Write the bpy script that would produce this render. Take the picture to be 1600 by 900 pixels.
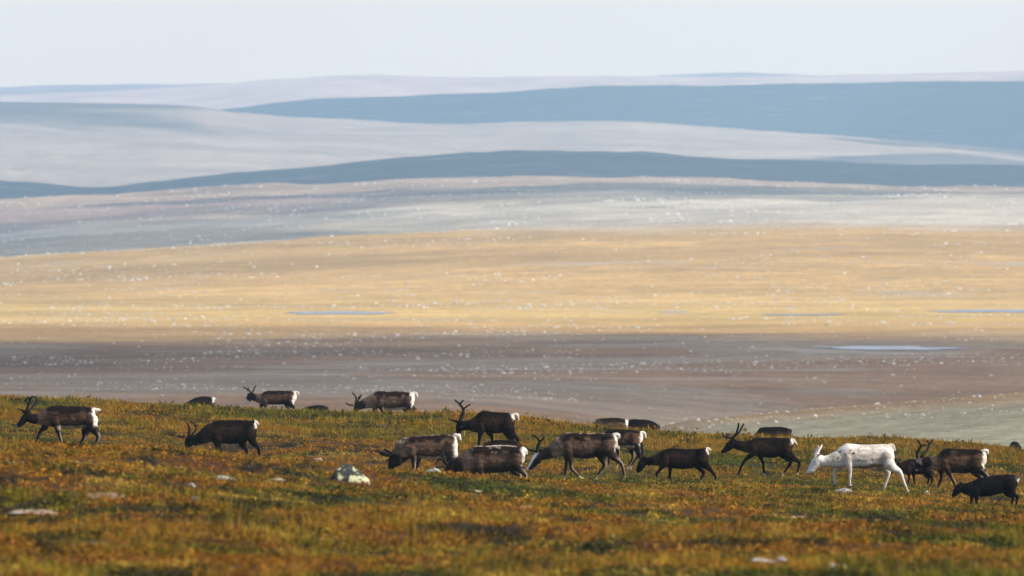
import bpy, math, random
import numpy as np
from mathutils import Vector

for o in list(bpy.data.objects):
    bpy.data.objects.remove(o)
S = bpy.context.scene
COL = S.collection
rng = np.random.default_rng(7)
random.seed(7)

# ------------------------------------------------------------------ camera, sky, sun, exposure
LENS, SENSOR = 400.0, 36.0
K = SENSOR / LENS / 1600.0            # radians per photograph pixel
HORIZON = 100.0                       # photograph row of eye level
PITCH = math.atan((450.0 - HORIZON) * K)
cd = bpy.data.cameras.new('camera')
cam = bpy.data.objects.new('camera', cd)
COL.objects.link(cam)
cd.lens = LENS; cd.sensor_width = SENSOR; cd.sensor_fit = 'HORIZONTAL'
cd.clip_start = 1.0; cd.clip_end = 90000.0
cam.location = (0, 0, 0)
cam.rotation_euler = (math.pi / 2 - PITCH, 0, 0)
cd.dof.use_dof = True
cd.dof.focus_distance = 300.0
cd.dof.aperture_fstop = 5.2
S.camera = cam

SUN_EL = math.radians(39.0)
SH = np.array([0.97, -0.24]); SH /= np.linalg.norm(SH)      # horizontal direction towards the sun
SUNV = np.array([SH[0] * math.cos(SUN_EL), SH[1] * math.cos(SUN_EL), math.sin(SUN_EL)])
w = bpy.data.worlds.new('World'); S.world = w; w.use_nodes = True
nt = w.node_tree; bg = nt.nodes['Background']
sky = nt.nodes.new('ShaderNodeTexSky'); sky.sky_type = 'NISHITA'
sky.sun_disc = False; sky.sun_elevation = SUN_EL
sky.sun_rotation = math.atan2(SH[0], SH[1])
sky.air_density = 1.0; sky.dust_density = 1.0; sky.ozone_density = 1.0
# pale hazy air low over the whole horizon, clear sky above it
tc = nt.nodes.new('ShaderNodeTexCoord'); sx_ = nt.nodes.new('ShaderNodeSeparateXYZ'); nt.links.new(tc.outputs['Generated'], sx_.inputs[0])
mr = nt.nodes.new('ShaderNodeMapRange'); mr.interpolation_type = 'SMOOTHSTEP'
mr.inputs[1].default_value = 0.0; mr.inputs[2].default_value = 0.20; mr.inputs[3].default_value = 0.92; mr.inputs[4].default_value = 0.0
nt.links.new(sx_.outputs[2], mr.inputs[0])
mxs = nt.nodes.new('ShaderNodeMix'); mxs.data_type = 'RGBA'; mxs.inputs[7].default_value = (6.75, 4.85, 3.05, 1)
nt.links.new(mr.outputs[0], mxs.inputs[0]); nt.links.new(sky.outputs[0], mxs.inputs[6])
nt.links.new(mxs.outputs[2], bg.inputs[0]); bg.inputs[1].default_value = 0.115
sl = bpy.data.lights.new('sun', 'SUN'); sl.energy = 3.5; sl.angle = math.radians(0.53); sl.color = (1.0, 0.93, 0.82)
sun = bpy.data.objects.new('sun', sl); COL.objects.link(sun)
sun.rotation_euler = Vector(SUNV).to_track_quat('Z', 'Y').to_euler()
sun.location = (200, -80, 150)
S.view_settings.view_transform = 'Standard'; S.view_settings.look = 'None'
S.view_settings.gamma = 1.0; S.view_settings.use_curve_mapping = False
S.view_settings.exposure = 1.0
S.render.engine = 'CYCLES'
cy = S.cycles
cy.use_denoising = True
cy.max_bounces = 6; cy.diffuse_bounces = 2; cy.glossy_bounces = 2; cy.transmission_bounces = 3
cy.volume_bounces = 1; cy.transparent_max_bounces = 6; cy.sample_clamp_indirect = 4.0

# ------------------------------------------------------------------ helpers
def slope(py):                       # vertical slope of the ray through row py
    v = (450.0 - np.asarray(py, float)) * K
    c, s = math.cos(PITCH), math.sin(PITCH)
    return (-s + v * c) / (c + v * s)
def unslope(sl_):
    return HORIZON - np.asarray(sl_, float) / K
def X(px, d): return (np.asarray(px, float) - 800.0) * K * d
def Z(py, d): return slope(py) * d

_T = np.random.default_rng(3).random((512, 512))
def vnoise(x, y):
    x = np.asarray(x, float); y = np.asarray(y, float)
    xi = np.floor(x).astype(int); yi = np.floor(y).astype(int)
    fx = x - xi; fy = y - yi
    fx = fx * fx * (3 - 2 * fx); fy = fy * fy * (3 - 2 * fy)
    a = _T[xi % 512, yi % 512]; b = _T[(xi + 1) % 512, yi % 512]
    c = _T[xi % 512, (yi + 1) % 512]; e = _T[(xi + 1) % 512, (yi + 1) % 512]
    return (a * (1 - fx) + b * fx) * (1 - fy) + (c * (1 - fx) + e * fx) * fy
def fbm(x, y, o=4):
    r = 0; a = 0.5; t = 0
    for i in range(o):
        r = r + a * vnoise(x * 2 ** i + 17.3 * i, y * 2 ** i + 5.1 * i); t += a; a *= 0.5
    return r / t
def smooth(a, b, x):
    t = np.clip((x - a) / (b - a), 0, 1); return t * t * (3 - 2 * t)

def mesh_obj(name, v, f, mat, parent=None, smooth_=True, cols=None, attr='tint'):
    me = bpy.data.meshes.new(name)
    v = np.asarray(v, np.float32); f = np.asarray(f, np.int32)
    n = f.shape[1]
    me.vertices.add(len(v)); me.vertices.foreach_set('co', v.ravel())
    me.loops.add(f.size); me.loops.foreach_set('vertex_index', f.ravel())
    me.polygons.add(len(f))
    me.polygons.foreach_set('loop_start', np.arange(0, f.size, n, dtype=np.int32))
    me.polygons.foreach_set('loop_total', np.full(len(f), n, np.int32))
    me.polygons.foreach_set('use_smooth', np.full(len(f), smooth_))
    if cols is not None:
        a = me.color_attributes.new(attr, 'FLOAT_COLOR', 'POINT')
        c4 = np.ones((len(v), 4), np.float32); c4[:, :3] = cols
        a.data.foreach_set('color', c4.ravel())
    me.update(calc_edges=True); me.validate()
    if mat: me.materials.append(mat)
    o = bpy.data.objects.new(name, me); COL.objects.link(o)
    if parent: o.parent = parent
    return o
def tag(o, label=None, cat=None, group=None, kind=None):
    if label: o['label'] = label
    if cat: o['category'] = cat
    if group: o['group'] = group
    if kind: o['kind'] = kind
    return o

class NT:
    def __init__(s, name):
        s.m = bpy.data.materials.new(name); s.m.use_nodes = True
        s.t = s.m.node_tree; s.t.nodes.clear()
        s.out = s.t.nodes.new('ShaderNodeOutputMaterial')
    def n(s, typ, **kw):
        nd = s.t.nodes.new(typ)
        for k_, v_ in kw.items():
            if k_.startswith('_'): setattr(nd, k_[1:], v_)
        return nd
    def l(s, a, b): s.t.links.new(a, b)
    def noise(s, vec, scale, detail=4, rough=0.55):
        nd = s.n('ShaderNodeTexNoise'); nd.inputs['Scale'].default_value = scale
        nd.inputs['Detail'].default_value = detail; nd.inputs['Roughness'].default_value = rough
        s.l(vec, nd.inputs['Vector']); return nd.outputs['Fac']
    def ramp(s, fac, stops):
        nd = s.n('ShaderNodeValToRGB'); e = nd.color_ramp.elements
        while len(e) < len(stops): e.new(0.5)
        for i, (p, c) in enumerate(stops):
            e[i].position = p; e[i].color = (c, c, c, 1) if isinstance(c, (int, float)) else (*c, 1)
        s.l(fac, nd.inputs[0]); return nd.outputs[0]
    def mix(s, fac, a, b, mode='MIX'):
        nd = s.n('ShaderNodeMix', _data_type='RGBA', _blend_type=mode)
        for sock, val in ((nd.inputs[0], fac), (nd.inputs[6], a), (nd.inputs[7], b)):
            if isinstance(val, (int, float)): sock.default_value = val if sock.type == 'VALUE' else (val, val, val, 1)
            elif isinstance(val, tuple): sock.default_value = (*val, 1)
            else: s.l(val, sock)
        return nd.outputs[2]
    def bsdf(s, col, rough=0.9, spec=0.2, bump=None, bstr=0.4, bdist=0.02):
        b = s.n('ShaderNodeBsdfPrincipled')
        if isinstance(col, tuple): b.inputs['Base Color'].default_value = (*col, 1)
        else: s.l(col, b.inputs['Base Color'])
        b.inputs['Roughness'].default_value = rough
        b.inputs['Specular IOR Level'].default_value = spec
        if bump is not None:
            bn = s.n('ShaderNodeBump'); bn.inputs['Strength'].default_value = bstr
            bn.inputs['Distance'].default_value = bdist
            s.l(bump, bn.inputs['Height']); s.l(bn.outputs[0], b.inputs['Normal'])
        return b

def coords(m):
    return m.n('ShaderNodeTexCoord').outputs['Object']
def attr(m, name='tint'):
    a = m.n('ShaderNodeAttribute'); a.attribute_name = name; return a.outputs['Color']

# ------------------------------------------------------------------ materials
def mat_ground():
    m = NT('heath_soil'); c = coords(m)
    n1 = m.noise(c, 0.9, 6); n2 = m.noise(c, 9.0, 5, 0.65)
    col = m.mix(1.0, attr(m), m.ramp(n2, [(0.3, 0.5), (0.7, 1.25)]), 'MULTIPLY')
    b = m.bsdf(col, 0.95, 0.1, n2, 0.6, 0.05)
    m.l(b.outputs[0], m.out.inputs[0]); return m.m
def mat_far():
    m = NT('tundra_heath'); c = coords(m)
    big = m.noise(c, 0.006, 6, 0.6); mid = m.noise(c, 0.045, 6, 0.65); fine = m.noise(c, 0.35, 5, 0.7)
    col = m.mix(1.0, attr(m), m.ramp(big, [(0.32, 0.74), (0.68, 1.24)]), 'MULTIPLY')
    col = m.mix(1.0, col, m.ramp(mid, [(0.3, 0.74), (0.7, 1.26)]), 'MULTIPLY')
    col = m.mix(1.0, col, m.ramp(fine, [(0.3, 0.58), (0.7, 1.42)]), 'MULTIPLY')
    col = m.mix(1.0, col, m.ramp(m.noise(c, 1.7, 4, 0.7), [(0.3, 0.62), (0.7, 1.38)]), 'MULTIPLY')
    # pale lichen and stone fields
    lich = m.ramp(m.noise(c, 0.013, 8, 0.72), [(0.57, 0.0), (0.66, 0.6)])
    col = m.mix(lich, col, (0.31, 0.275, 0.22))
    b = m.bsdf(col, 0.95, 0.05, fine, 0.5, 0.8)
    m.l(b.outputs[0], m.out.inputs[0]); return m.m
def mat_leaf():
    m = NT('heath_leaves'); c = attr(m)
    b = m.bsdf(c, 0.75, 0.15)
    t = m.n('ShaderNodeBsdfTranslucent'); m.l(c, t.inputs[0])
    mx = m.n('ShaderNodeMixShader'); mx.inputs[0].default_value = 0.3
    m.l(b.outputs[0], mx.inputs[1]); m.l(t.outputs[0], mx.inputs[2]); m.l(mx.outputs[0], m.out.inputs[0])
    return m.m
def mat_coat():
    m = NT('reindeer_coat'); c = coords(m)
    mp = m.n('ShaderNodeMapping'); mp.inputs['Scale'].default_value = (14, 30, 34); m.l(c, mp.inputs[0])
    n = m.noise(mp.outputs[0], 2.0, 5, 0.65); n2 = m.noise(c, 7.0, 4)
    col = m.mix(1.0, attr(m), m.ramp(n, [(0.3, 0.74), (0.7, 1.28)]), 'MULTIPLY')
    col = m.mix(1.0, col, m.ramp(n2, [(0.3, 0.88), (0.7, 1.12)]), 'MULTIPLY')
    b = m.bsdf(col, 0.9, 0.05, n, 0.7, 0.015)
    m.l(b.outputs[0], m.out.inputs[0]); return m.m
def mat_plain(name, col, rough=0.8, spec=0.2, nscale=30.0):
    m = NT(name); c = coords(m); n = m.noise(c, nscale, 4)
    cc = m.mix(1.0, col, m.ramp(n, [(0.3, 0.7), (0.7, 1.3)]), 'MULTIPLY')
    b = m.bsdf(cc, rough, spec, n, 0.3, 0.005); m.l(b.outputs[0], m.out.inputs[0]); return m.m
def mat_rock(name, base, lichen, amount, seed):
    m = NT(name); c = coords(m)
    mp = m.n('ShaderNodeMapping'); mp.inputs['Location'].default_value = (seed, seed * 1.7, seed * 0.6); m.l(c, mp.inputs[0])
    v = mp.outputs[0]
    n1 = m.noise(v, 5.0, 7, 0.65); n2 = m.noise(v, 22.0, 5)
    col = m.mix(1.0, base, m.ramp(n2, [(0.3, 0.6), (0.7, 1.3)]), 'MULTIPLY')
    e = 0.62 - 0.3 * amount
    col = m.mix(m.ramp(n1, [(e - 0.03, 0.0), (e + 0.03, 0.95)]), col, lichen)
    b = m.bsdf(col, 0.9, 0.15, n2, 0.6, 0.02); m.l(b.outputs[0], m.out.inputs[0]); return m.m
def mat_water():
    m = NT('pond_water'); c = coords(m)
    b = m.bsdf((0.03, 0.06, 0.12), 0.2, 0.5, m.noise(c, 0.7, 3), 1.0, 0.5)
    m.l(b.outputs[0], m.out.inputs[0]); return m.m
def mat_cloud():
    m = NT('cloud_white'); b = m.bsdf((0.9, 0.9, 0.9), 1.0, 0.0)
    t = m.n('ShaderNodeBsdfTranslucent'); t.inputs[0].default_value = (.9, .9, .92, 1)
    mx = m.n('ShaderNodeMixShader'); mx.inputs[0].default_value = 0.5; m.l(b.outputs[0], mx.inputs[1]); m.l(t.outputs[0], mx.inputs[2])
    tr = m.n('ShaderNodeBsdfTransparent'); m2 = m.n('ShaderNodeMixShader'); m.l(attr(m), m2.inputs[0])
    m.l(mx.outputs[0], m2.inputs[1]); m.l(tr.outputs[0], m2.inputs[2]); m.l(m2.outputs[0], m.out.inputs[0]); return m.m

M_GROUND, M_FAR, M_LEAF, M_COAT = mat_ground(), mat_far(), mat_leaf(), mat_coat()
M_ANTLER = mat_plain('dark_velvet_antler', (0.013, 0.009, 0.007), 0.8, 0.15)
M_ANTLER_WHITE = mat_plain('pale_velvet_antler', (0.52, 0.44, 0.40), 0.8, 0.15)
M_EAR = mat_plain('ear_fur', (0.022, 0.015, 0.011)); M_EAR_WHITE = mat_plain('pale_ear_fur', (0.6, 0.54, 0.48))
M_EYE = mat_plain('eye', (0.006, 0.005, 0.004), 0.2, 0.5)

# ------------------------------------------------------------------ reindeer traced from enlarged views (zx, zy) of the photograph
# view: (x0, y0, scale) of the enlargement; d: metres from the camera
V1 = (0, 590, 5.926); V2 = (260, 590, 5.926); V3 = (500, 590, 5.293); V4 = (670, 610, 6.0)
V5 = (800, 630, 5.926); V6 = (960, 640, 5.333); V7 = (1230, 660, 6.923); V8 = (1370, 660, 6.43)
COATS = {  # side, back, neck, belly, rump, leg, face
    'brown': ((.078, .042, .024), (.0075, .0042, .003), (.115, .072, .047), (.42, .35, .27), (.60, .54, .46), (.012, .007, .005), (.012, .007, .005)),
    'grey':  ((.105, .062, .039), (.011, .0062, .0045), (.140, .094, .066), (.46, .39, .31), (.62, .56, .48), (.028, .018, .012), (.016, .010, .007)),
    'dark':  ((.024, .012, .007), (.0045, .0027, .002), (.026, .0145, .009), (.08, .055, .04), (.48, .42, .35), (.006, .004, .003), (.0055, .0035, .003)),
    'black': ((.0065, .0045, .004), (.005, .0035, .003), (.007, .005, .004), (.012, .009, .007), (.14, .12, .10), (.006, .0045, .004), (.005, .0035, .003)),
    'white': ((.52, .44, .35), (.62, .56, .49), (.50, .42, .34), (.26, .18, .12), (.62, .57, .50), (.47, .40, .32), (.60, .55, .49)),  # its dark belly entry paints underside shade
}
DEER = [
 dict(id='A', v=V1, d=267, coat='brown', rump=28, belly=1, label='brown reindeer at far left of the herd walking with branching antlers',
  torso=[(868,292,430),(840,276,462),(780,266,460),(700,262,470),(620,262,476),(540,260,470),(480,260,458),(440,275,450),(412,296,436)],
  neck=[(450,362,80),(360,380,58),(290,377,47)], head=[(255,352,38),(225,385,38),(195,420,28),(168,443,20),(157,450,14)],
  front=[[(525,430),(548,530),(566,600),(572,694)],[(420,440),(365,515),(335,590),(312,640)]],
  hind=[[(850,440),(880,490),(908,545),(888,620),(892,694)],[(800,450),(785,520),(768,575),(730,620),(700,672)]],
  antlers=[[[(240,322),(255,270),(275,212),(298,172)],[(283,196),(262,178)],[(240,312),(200,300),(165,287)],[(232,322),(205,320)]],
           [[(262,315),(310,262),(335,222),(325,188),(300,180)],[(330,228),(356,214)]]], tail=[(868,296),(900,298),(932,304)]),
 dict(id='B', v=V2, d=287, coat='dark', rump=14, belly=0, label='dark reindeer grazing head down behind the blurred brow at left',
  torso=[(822,420,530),(800,402,565),(740,394,590),(660,392,612),(570,392,615),(490,394,610),(440,405,600),(400,430,595)],
  neck=[(410,510,88),(330,555,62),(270,580,50)], head=[(225,570,44),(208,605,40),(188,642,30),(172,668,20)],
  front=[[(480,570),(492,640),(505,690),(515,755)],[(450,580),(465,650),(462,700),(452,755)]],
  hind=[[(780,530),(800,590),(842,645),(860,700),(870,758)],[(700,560),(705,620),(745,690),(722,735),(700,765)]],
  antlers=[[[(205,535),(212,470),(195,420)],[(165,552),(115,546),(88,540)]],[[(238,530),(272,475),(250,425),(228,410)],[(268,455),(292,440)]]], tail=[(810,408),(835,420),(856,436)]),
 dict(id='C', v=V2, d=400, coat='brown', rump=40, belly=0, label='brown reindeer on the far crest with forked antlers and bright white rump',
  torso=[(1195,135,215),(1170,124,240),(1100,121,248),(1000,120,250),(930,123,250),(890,140,245),(868,160,235)],
  neck=[(885,195,50),(830,186,38),(790,176,32)], head=[(775,165,28),(765,195,27),(747,220,20),(735,235,14)], whitenose=1,
  front=[[(915,235),(920,285),(922,330),(922,386)],[(885,240),(872,285),(868,330),(865,386)]],
  hind=[[(1150,215),(1165,260),(1200,295),(1192,340),(1188,386)],[(1115,225),(1125,270),(1150,300),(1140,340),(1135,386)]],
  antlers=[[[(785,142),(760,112),(715,88)],[(750,118),(762,94)]],[[(797,138),(815,98),(826,78)]]], tail=[(1190,135),(1215,138),(1224,158)]),
 dict(id='D', v=V3, d=350, coat='grey', rump=42, belly=1, label='grey-brown reindeer grazing on the crest with antlers tipped forward',
  torso=[(772,126,212),(742,118,246),(660,113,268),(580,112,272),(510,110,262),(470,112,255),(435,135,250)],
  neck=[(440,195,60),(372,215,42),(332,232,34)], head=[(312,240,30),(298,262,25),(284,288,18),(278,302,13)],
  front=[[(505,235),(518,290),(520,340),(520,396)],[(455,245),(442,300),(440,345),(436,396)]],
  hind=[[(735,215),(762,262),(818,286),(808,340),(802,396)],[(700,225),(720,270),(770,292),(760,345),(752,396)]],
  antlers=[[[(290,222),(300,182),(292,152),(270,126)],[(275,230),(236,224),(213,206)]],[[(305,208),(325,172),(342,144)],[(312,170),(332,150)]]], tail=[(768,128),(795,132),(806,158)]),
 dict(id='E', v=V2, d=425, coat='dark', rump=10, belly=0, hump=1, label='dark reindeer back showing above the crest, leftmost of the half hidden ones',
  torso=[(434,190,285),(410,179,298),(350,171,300),(280,181,300),(230,203,300),(192,224,300)], neck=[(205,262,42),(150,310,34)], head=[(130,330,24),(115,360,20),(105,385,12)],
  front=[[(230,280),(232,340),(230,380),(228,428)],[(205,285),(196,340),(192,380),(188,428)]], hind=[[(400,270),(412,320),(432,350),(425,390),(420,428)],[(370,275),(378,325),(395,352),(388,390),(384,428)]], antlers=[], tail=[(430,190),(448,196),(458,206)]),
 dict(id='F', v=V2, d=420, coat='dark', rump=4, belly=0, hump=1, label='low dark reindeer back on the crest between the two antlered rear animals',
  torso=[(1485,274,368),(1455,257,380),(1390,255,382),(1320,264,382),(1275,274,378)], neck=[(1275,325,42),(1225,370,32)], head=[(1205,390,24),(1190,420,19),(1180,440,12)],
  front=[[(1300,365),(1300,420),(1300,460),(1298,508)],[(1280,365),(1272,420),(1268,460),(1262,508)]], hind=[[(1455,350),(1465,400),(1485,430),(1478,470),(1472,508)],[(1425,355),(1432,405),(1448,432),(1440,470),(1436,508)]], antlers=[], tail=[(1484,275),(1492,284),(1494,296)]),
 dict(id='G', v=V4, d=285, coat='dark', rump=34, belly=0, label='dark reindeer with the tallest antlers standing behind the grazing pair',
  torso=[(795,236,325),(770,212,368),(700,205,396),(620,200,406),(550,192,398),(500,192,388),(455,220,384),(425,250,380)],
  neck=[(435,320,72),(370,326,50),(322,330,45)], head=[(300,318,38),(287,348,37),(281,385,27),(283,412,20)],
  front=[[(490,370),(480,430),(470,490),(460,582)],[(560,380),(588,430),(592,490),(588,582)]],
  hind=[[(750,345),(790,415),(836,462),(828,520),(822,582)],[(725,360),(755,430),(790,475),(778,530),(770,582)]],
  antlers=[[[(285,288),(306,232),(320,180),(290,130),(248,88)],[(296,138),(302,112),(324,90)],[(318,178),(352,152),(388,128)],[(270,288),(230,282),(188,266)]],[[(300,290),(322,236),(330,190),(312,150)],[(262,300),(235,292)]]], tail=[(785,228),(830,232),(840,280)]),
 dict(id='H', v=V4, d=262, coat='dark', rump=8, belly=0, hump=1, label='dark reindeer back hidden behind the speckled grazing one',
  torso=[(842,486,600),(812,470,618),(720,463,622),(620,466,622),(560,476,618),(522,494,604)], neck=[(530,560,60),(490,610,50)], head=[(470,630,36),(455,670,32),(445,710,18)],
  front=[[(570,600),(570,680),(570,760),(570,880)],[(540,600),(530,680),(528,760),(526,880)]], hind=[[(800,590),(820,660),(850,710),(838,790),(830,880)],[(770,600),(780,670),(800,715),(790,790),(784,880)]], antlers=[], tail=[(838,484),(852,500),(858,520)]),
 dict(id='I', v=V4, d=240, coat='grey', rump=20, belly=0, speck=1, label='brown reindeer with pale flecks along its back grazing in the hollow',
  torso=[(886,562,680),(852,531,722),(770,516,755),(670,512,772),(560,518,775),(470,516,768),(410,525,755),(370,556,750)],
  neck=[(385,655,98),(305,690,76),(245,715,60)], head=[(205,730,48),(184,762,42),(163,800,30),(150,828,20)], darkhead=1,
  front=[[(480,730),(498,800),(492,870),(490,950)],[(420,740),(405,820),(402,880),(400,950)]],
  hind=[[(825,660),(850,735),(908,795),(892,870),(882,950)],[(785,690),(805,760),(856,805),(842,875),(832,950)]],
  antlers=[[[(196,700),(206,640),(186,578)],[(200,660),(222,630)],[(150,715),(80,718),(8,756)]],[[(172,700),(140,640),(128,584)],[(150,660),(100,650),(64,690)],[(140,640),(100,600),(60,580)]]], tail=[(872,545),(905,565),(920,596)]),
 dict(id='J', v=V3, d=243, coat='grey', rump=46, belly=1, label='grey-brown reindeer with broad white rump grazing beside the lichen boulder',
  torso=[(1122,492,630),(1090,475,665),(1010,470,668),(920,475,678),(830,480,665),(760,486,652),(715,500,650),(688,540,648)],
  neck=[(705,590,90),(655,648,68),(622,690,52)], head=[(605,682,42),(596,710,38),(586,742,28),(580,768,20)],
  front=[[(765,630),(776,700),(772,780),(770,872)],[(810,640),(812,710),(802,790),(796,872)]],
  hind=[[(1085,600),(1110,670),(1140,720),(1118,800),(1112,872)],[(1040,630),(1055,700),(1082,740),(1066,800),(1058,872)]],
  antlers=[[[(582,650),(545,622),(505,614),(462,608)],[(540,622),(500,632)]],[[(594,640),(566,614),(532,598)],[(560,650),(520,640),(490,622)]]], tail=[(1112,478),(1148,480),(1162,515)]),
 dict(id='K', v=V5, d=250, coat='grey', rump=36, belly=0, whiteface=1, label='large brown reindeer with white-fronted face lowered, walking in mid herd',
  torso=[(962,312,420),(930,288,450),(860,276,475),(770,278,503),(680,277,515),(590,272,505),(510,273,495),(460,290,490),(428,325,490)],
  neck=[(440,408,90),(362,450,62),(302,472,52)], head=[(258,482,45),(228,520,46),(192,568,34),(163,600,22),(145,608,15)],
  front=[[(530,450),(546,540),(552,605),(600,655),(655,690)],[(512,470),(508,560),(496,630),(484,694)]],
  hind=[[(890,410),(930,480),(1008,556),(1036,640),(1046,716)],[(815,440),(842,520),(858,580),(815,640),(772,700)]],
  antlers=[[[(226,452),(236,392),(252,350),(222,308),(188,298)],[(252,352),(280,338),(298,312)],[(222,442),(160,437)]],[[(240,450),(252,400),(264,362)],[(252,400),(240,380)]]], tail=[(945,296),(985,296),(992,325)]),
 dict(id='L', v=V5, d=272, coat='brown', rump=40, belly=1, label='brown reindeer half hidden behind the large white-faced one, white tail showing',
  torso=[(1200,275,360),(1172,256,396),(1100,246,412),(1020,241,415),(940,238,410),(880,250,405),(830,278,400)],
  neck=[(835,330,62),(760,372,50),(710,395,42)], head=[(690,400,36),(668,430,34),(645,465,24),(632,482,15)],
  front=[[(965,380),(985,450),(980,520),(968,622)],[(900,390),(904,470),(898,530),(894,622)]],
  hind=[[(1130,355),(1160,420),(1172,480),(1125,550),(1086,622)],[(1090,370),(1110,430),(1120,500),(1090,560),(1060,622)]],
  antlers=[], tail=[(1190,272),(1225,275),(1238,320)]),
 dict(id='M', v=V6, d=252, coat='dark', rump=5, belly=0, label='young dark brown reindeer with two short straight antlers and nose down',
  torso=[(772,336,420),(746,322,455),(680,326,480),(600,326,496),(520,322,495),(460,318,484),(410,336,470),(372,356,464)],
  neck=[(385,412,58),(322,425,42),(278,428,36)], head=[(248,428,32),(227,460,35),(208,494,26),(198,514,17)],
  front=[[(425,440),(388,488),(356,535),(355,602)],[(470,460),(464,520),(462,560),(462,602)]],
  hind=[[(735,410),(765,465),(805,505),(838,552),(860,604)],[(690,440),(715,490),(745,530),(724,570),(716,604)]],
  antlers=[[[(215,400),(200,332),(180,280)]],[[(236,398),(236,332),(226,284)]]], ears=0, tail=[(762,328),(785,328),(803,340)]),
 dict(id='N', v=V6, d=275, coat='dark', rump=8, belly=0, label='dark reindeer striding with head up and antlers swept back, white hoof lifted',
  torso=[(1480,252,335),(1456,237,370),(1390,234,388),(1310,232,402),(1230,232,398),(1170,237,385),(1130,258,370),(1100,272,355)],
  neck=[(1110,310,54),(1052,300,42),(1012,290,38)], head=[(985,280,34),(960,305,35),(926,334,24),(900,352,15)], whitehoof=1,
  front=[[(1165,355),(1090,420),(1055,480),(1036,535),(1018,560)],[(1205,360),(1238,440),(1246,500),(1254,572)]],
  hind=[[(1435,335),(1480,395),(1540,440),(1530,500),(1524,572)],[(1395,350),(1440,400),(1472,440),(1430,505),(1392,568)]],
  antlers=[[[(975,245),(1010,206),(1030,152),(1034,112)],[(975,238),(918,224),(900,190)],[(938,224),(936,198)]],[[(992,230),(1040,192),(1062,152),(1078,124)]]], tail=[(1476,250),(1500,262),(1520,288)]),
 dict(id='O', v=V7, d=246, coat='white', rump=30, belly=1, spots=1, label='white reindeer with small dark spots walking head down at right',
  torso=[(1132,262,415),(1100,240,446),(1030,235,470),(950,237,480),(860,239,500),(770,238,498),(690,230,490),(630,230,485),(580,260,490),(542,290,490)],
  neck=[(545,398,92),(455,415,66),(392,420,58)], head=[(340,402,55),(312,440,57),(272,500,44),(238,530,28),(222,542,18)],
  front=[[(665,430),(682,540),(676,610),(683,692)],[(575,460),(512,540),(512,600),(522,680)]],
  hind=[[(1090,420),(1145,490),(1218,535),(1262,640),(1308,748)],[(1030,450),(1080,520),(1094,570),(1070,660),(1044,756)]],
  antlers=[[[(290,362),(308,304),(334,258)],[(300,330),(282,340)]],[[(322,350),(350,296),(378,250)]]], tail=[(1110,246),(1145,256),(1170,300)]),
 dict(id='P', v=V8, d=264, coat='dark', rump=6, belly=0, label='small dark calf with stubby antlers behind the white reindeer',
  torso=[(562,440,515),(530,410,522),(460,385,522),(400,370,520),(340,366,520),(290,382,522),(252,402,518)],
  neck=[(262,452,56),(214,446,42)], head=[(190,428,33),(175,458,33),(157,490,24),(146,510,15)],
  front=[[(320,490),(325,555),(318,600),(312,646)],[(368,495),(376,560),(378,600),(382,646)]],
  hind=[[(520,480),(535,530),(560,565),(548,605),(540,646)],[(490,490),(505,535),(525,568),(516,605),(510,646)]],
  antlers=[[[(160,408),(154,364)],[(180,405),(196,360)]],[[(205,408),(238,372)]]], tail=[(560,440),(572,450),(578,465)]),
 dict(id='Q', v=V8, d=251, coat='brown', rump=52, belly=0, label='brown reindeer with curved antlers and tall white rump at far right',
  torso=[(1088,302,430),(1056,278,462),(980,270,490),(890,268,512),(800,264,510),(730,258,500),(680,265,490),(640,295,485),(600,326,480)],
  neck=[(610,408,82),(535,402,62),(484,396,52)], head=[(450,382,44),(428,412,41),(412,450,28),(406,476,18)], facestripe=1,
  front=[[(695,450),(735,520),(772,590),(796,650),(800,708)],[(640,460),(655,545),(632,620),(604,708)]],
  hind=[[(1010,420),(1055,490),(1112,548),(1106,630),(1102,708)],[(960,440),(1005,510),(1060,570),(1052,640),(1048,708)]],
  antlers=[[[(412,352),(402,306),(440,242),(424,196),(408,184)],[(440,242),(470,226),(502,230)]],[[(462,335),(512,272),(536,220),(568,178)],[(530,222),(508,184)]]], tail=[(1080,285),(1110,288),(1122,320)]),
 dict(id='R', v=V8, d=228, coat='black', rump=4, belly=0, label='black calf nosing the heather in front, at the right edge',
  torso=[(1402,546,650),(1372,526,684),(1300,521,702),(1210,530,728),(1120,545,746),(1040,552,747),(980,578,744),(932,602,738)],
  neck=[(935,668,70),(876,662,52)], head=[(842,652,42),(812,682,40),(786,718,28),(768,738,18)],
  front=[[(1000,730),(1004,775),(1002,810),(1000,856)],[(960,725),(956,775),(952,810),(948,856)]],
  hind=[[(1340,650),(1370,710),(1414,750),(1404,800),(1398,856)],[(1300,670),(1330,725),(1372,760),(1364,805),(1358,856)]],
  antlers=[], tail=[(1398,540),(1422,556),(1434,582)], ears=1),
 dict(id='S', v=V8, d=352, coat='black', rump=6, belly=0, hump=1, yaw=50, label='tiny black reindeer back poking over the crest at right edge',
  torso=[(1452,222,300),(1425,200,308),(1390,190,310),(1352,195,308),(1326,216,300)], neck=[(1322,260,36),(1290,300,28)], head=[(1276,315,22),(1266,338,18),(1258,355,11)],
  front=[[(1345,300),(1345,360),(1345,420),(1345,500)],[(1332,300),(1328,360),(1326,420),(1324,500)]], hind=[[(1430,290),(1440,360),(1452,400),(1446,450),(1442,500)],[(1410,295),(1416,365),(1428,402),(1422,450),(1418,500)]], antlers=[], tail=[(1448,214),(1456,222),(1458,236)]),
 dict(id='T', v=V5, d=338, coat='grey', rump=14, belly=0, hump=1, label='pale brown reindeer back over the crest above the large walking one',
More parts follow.
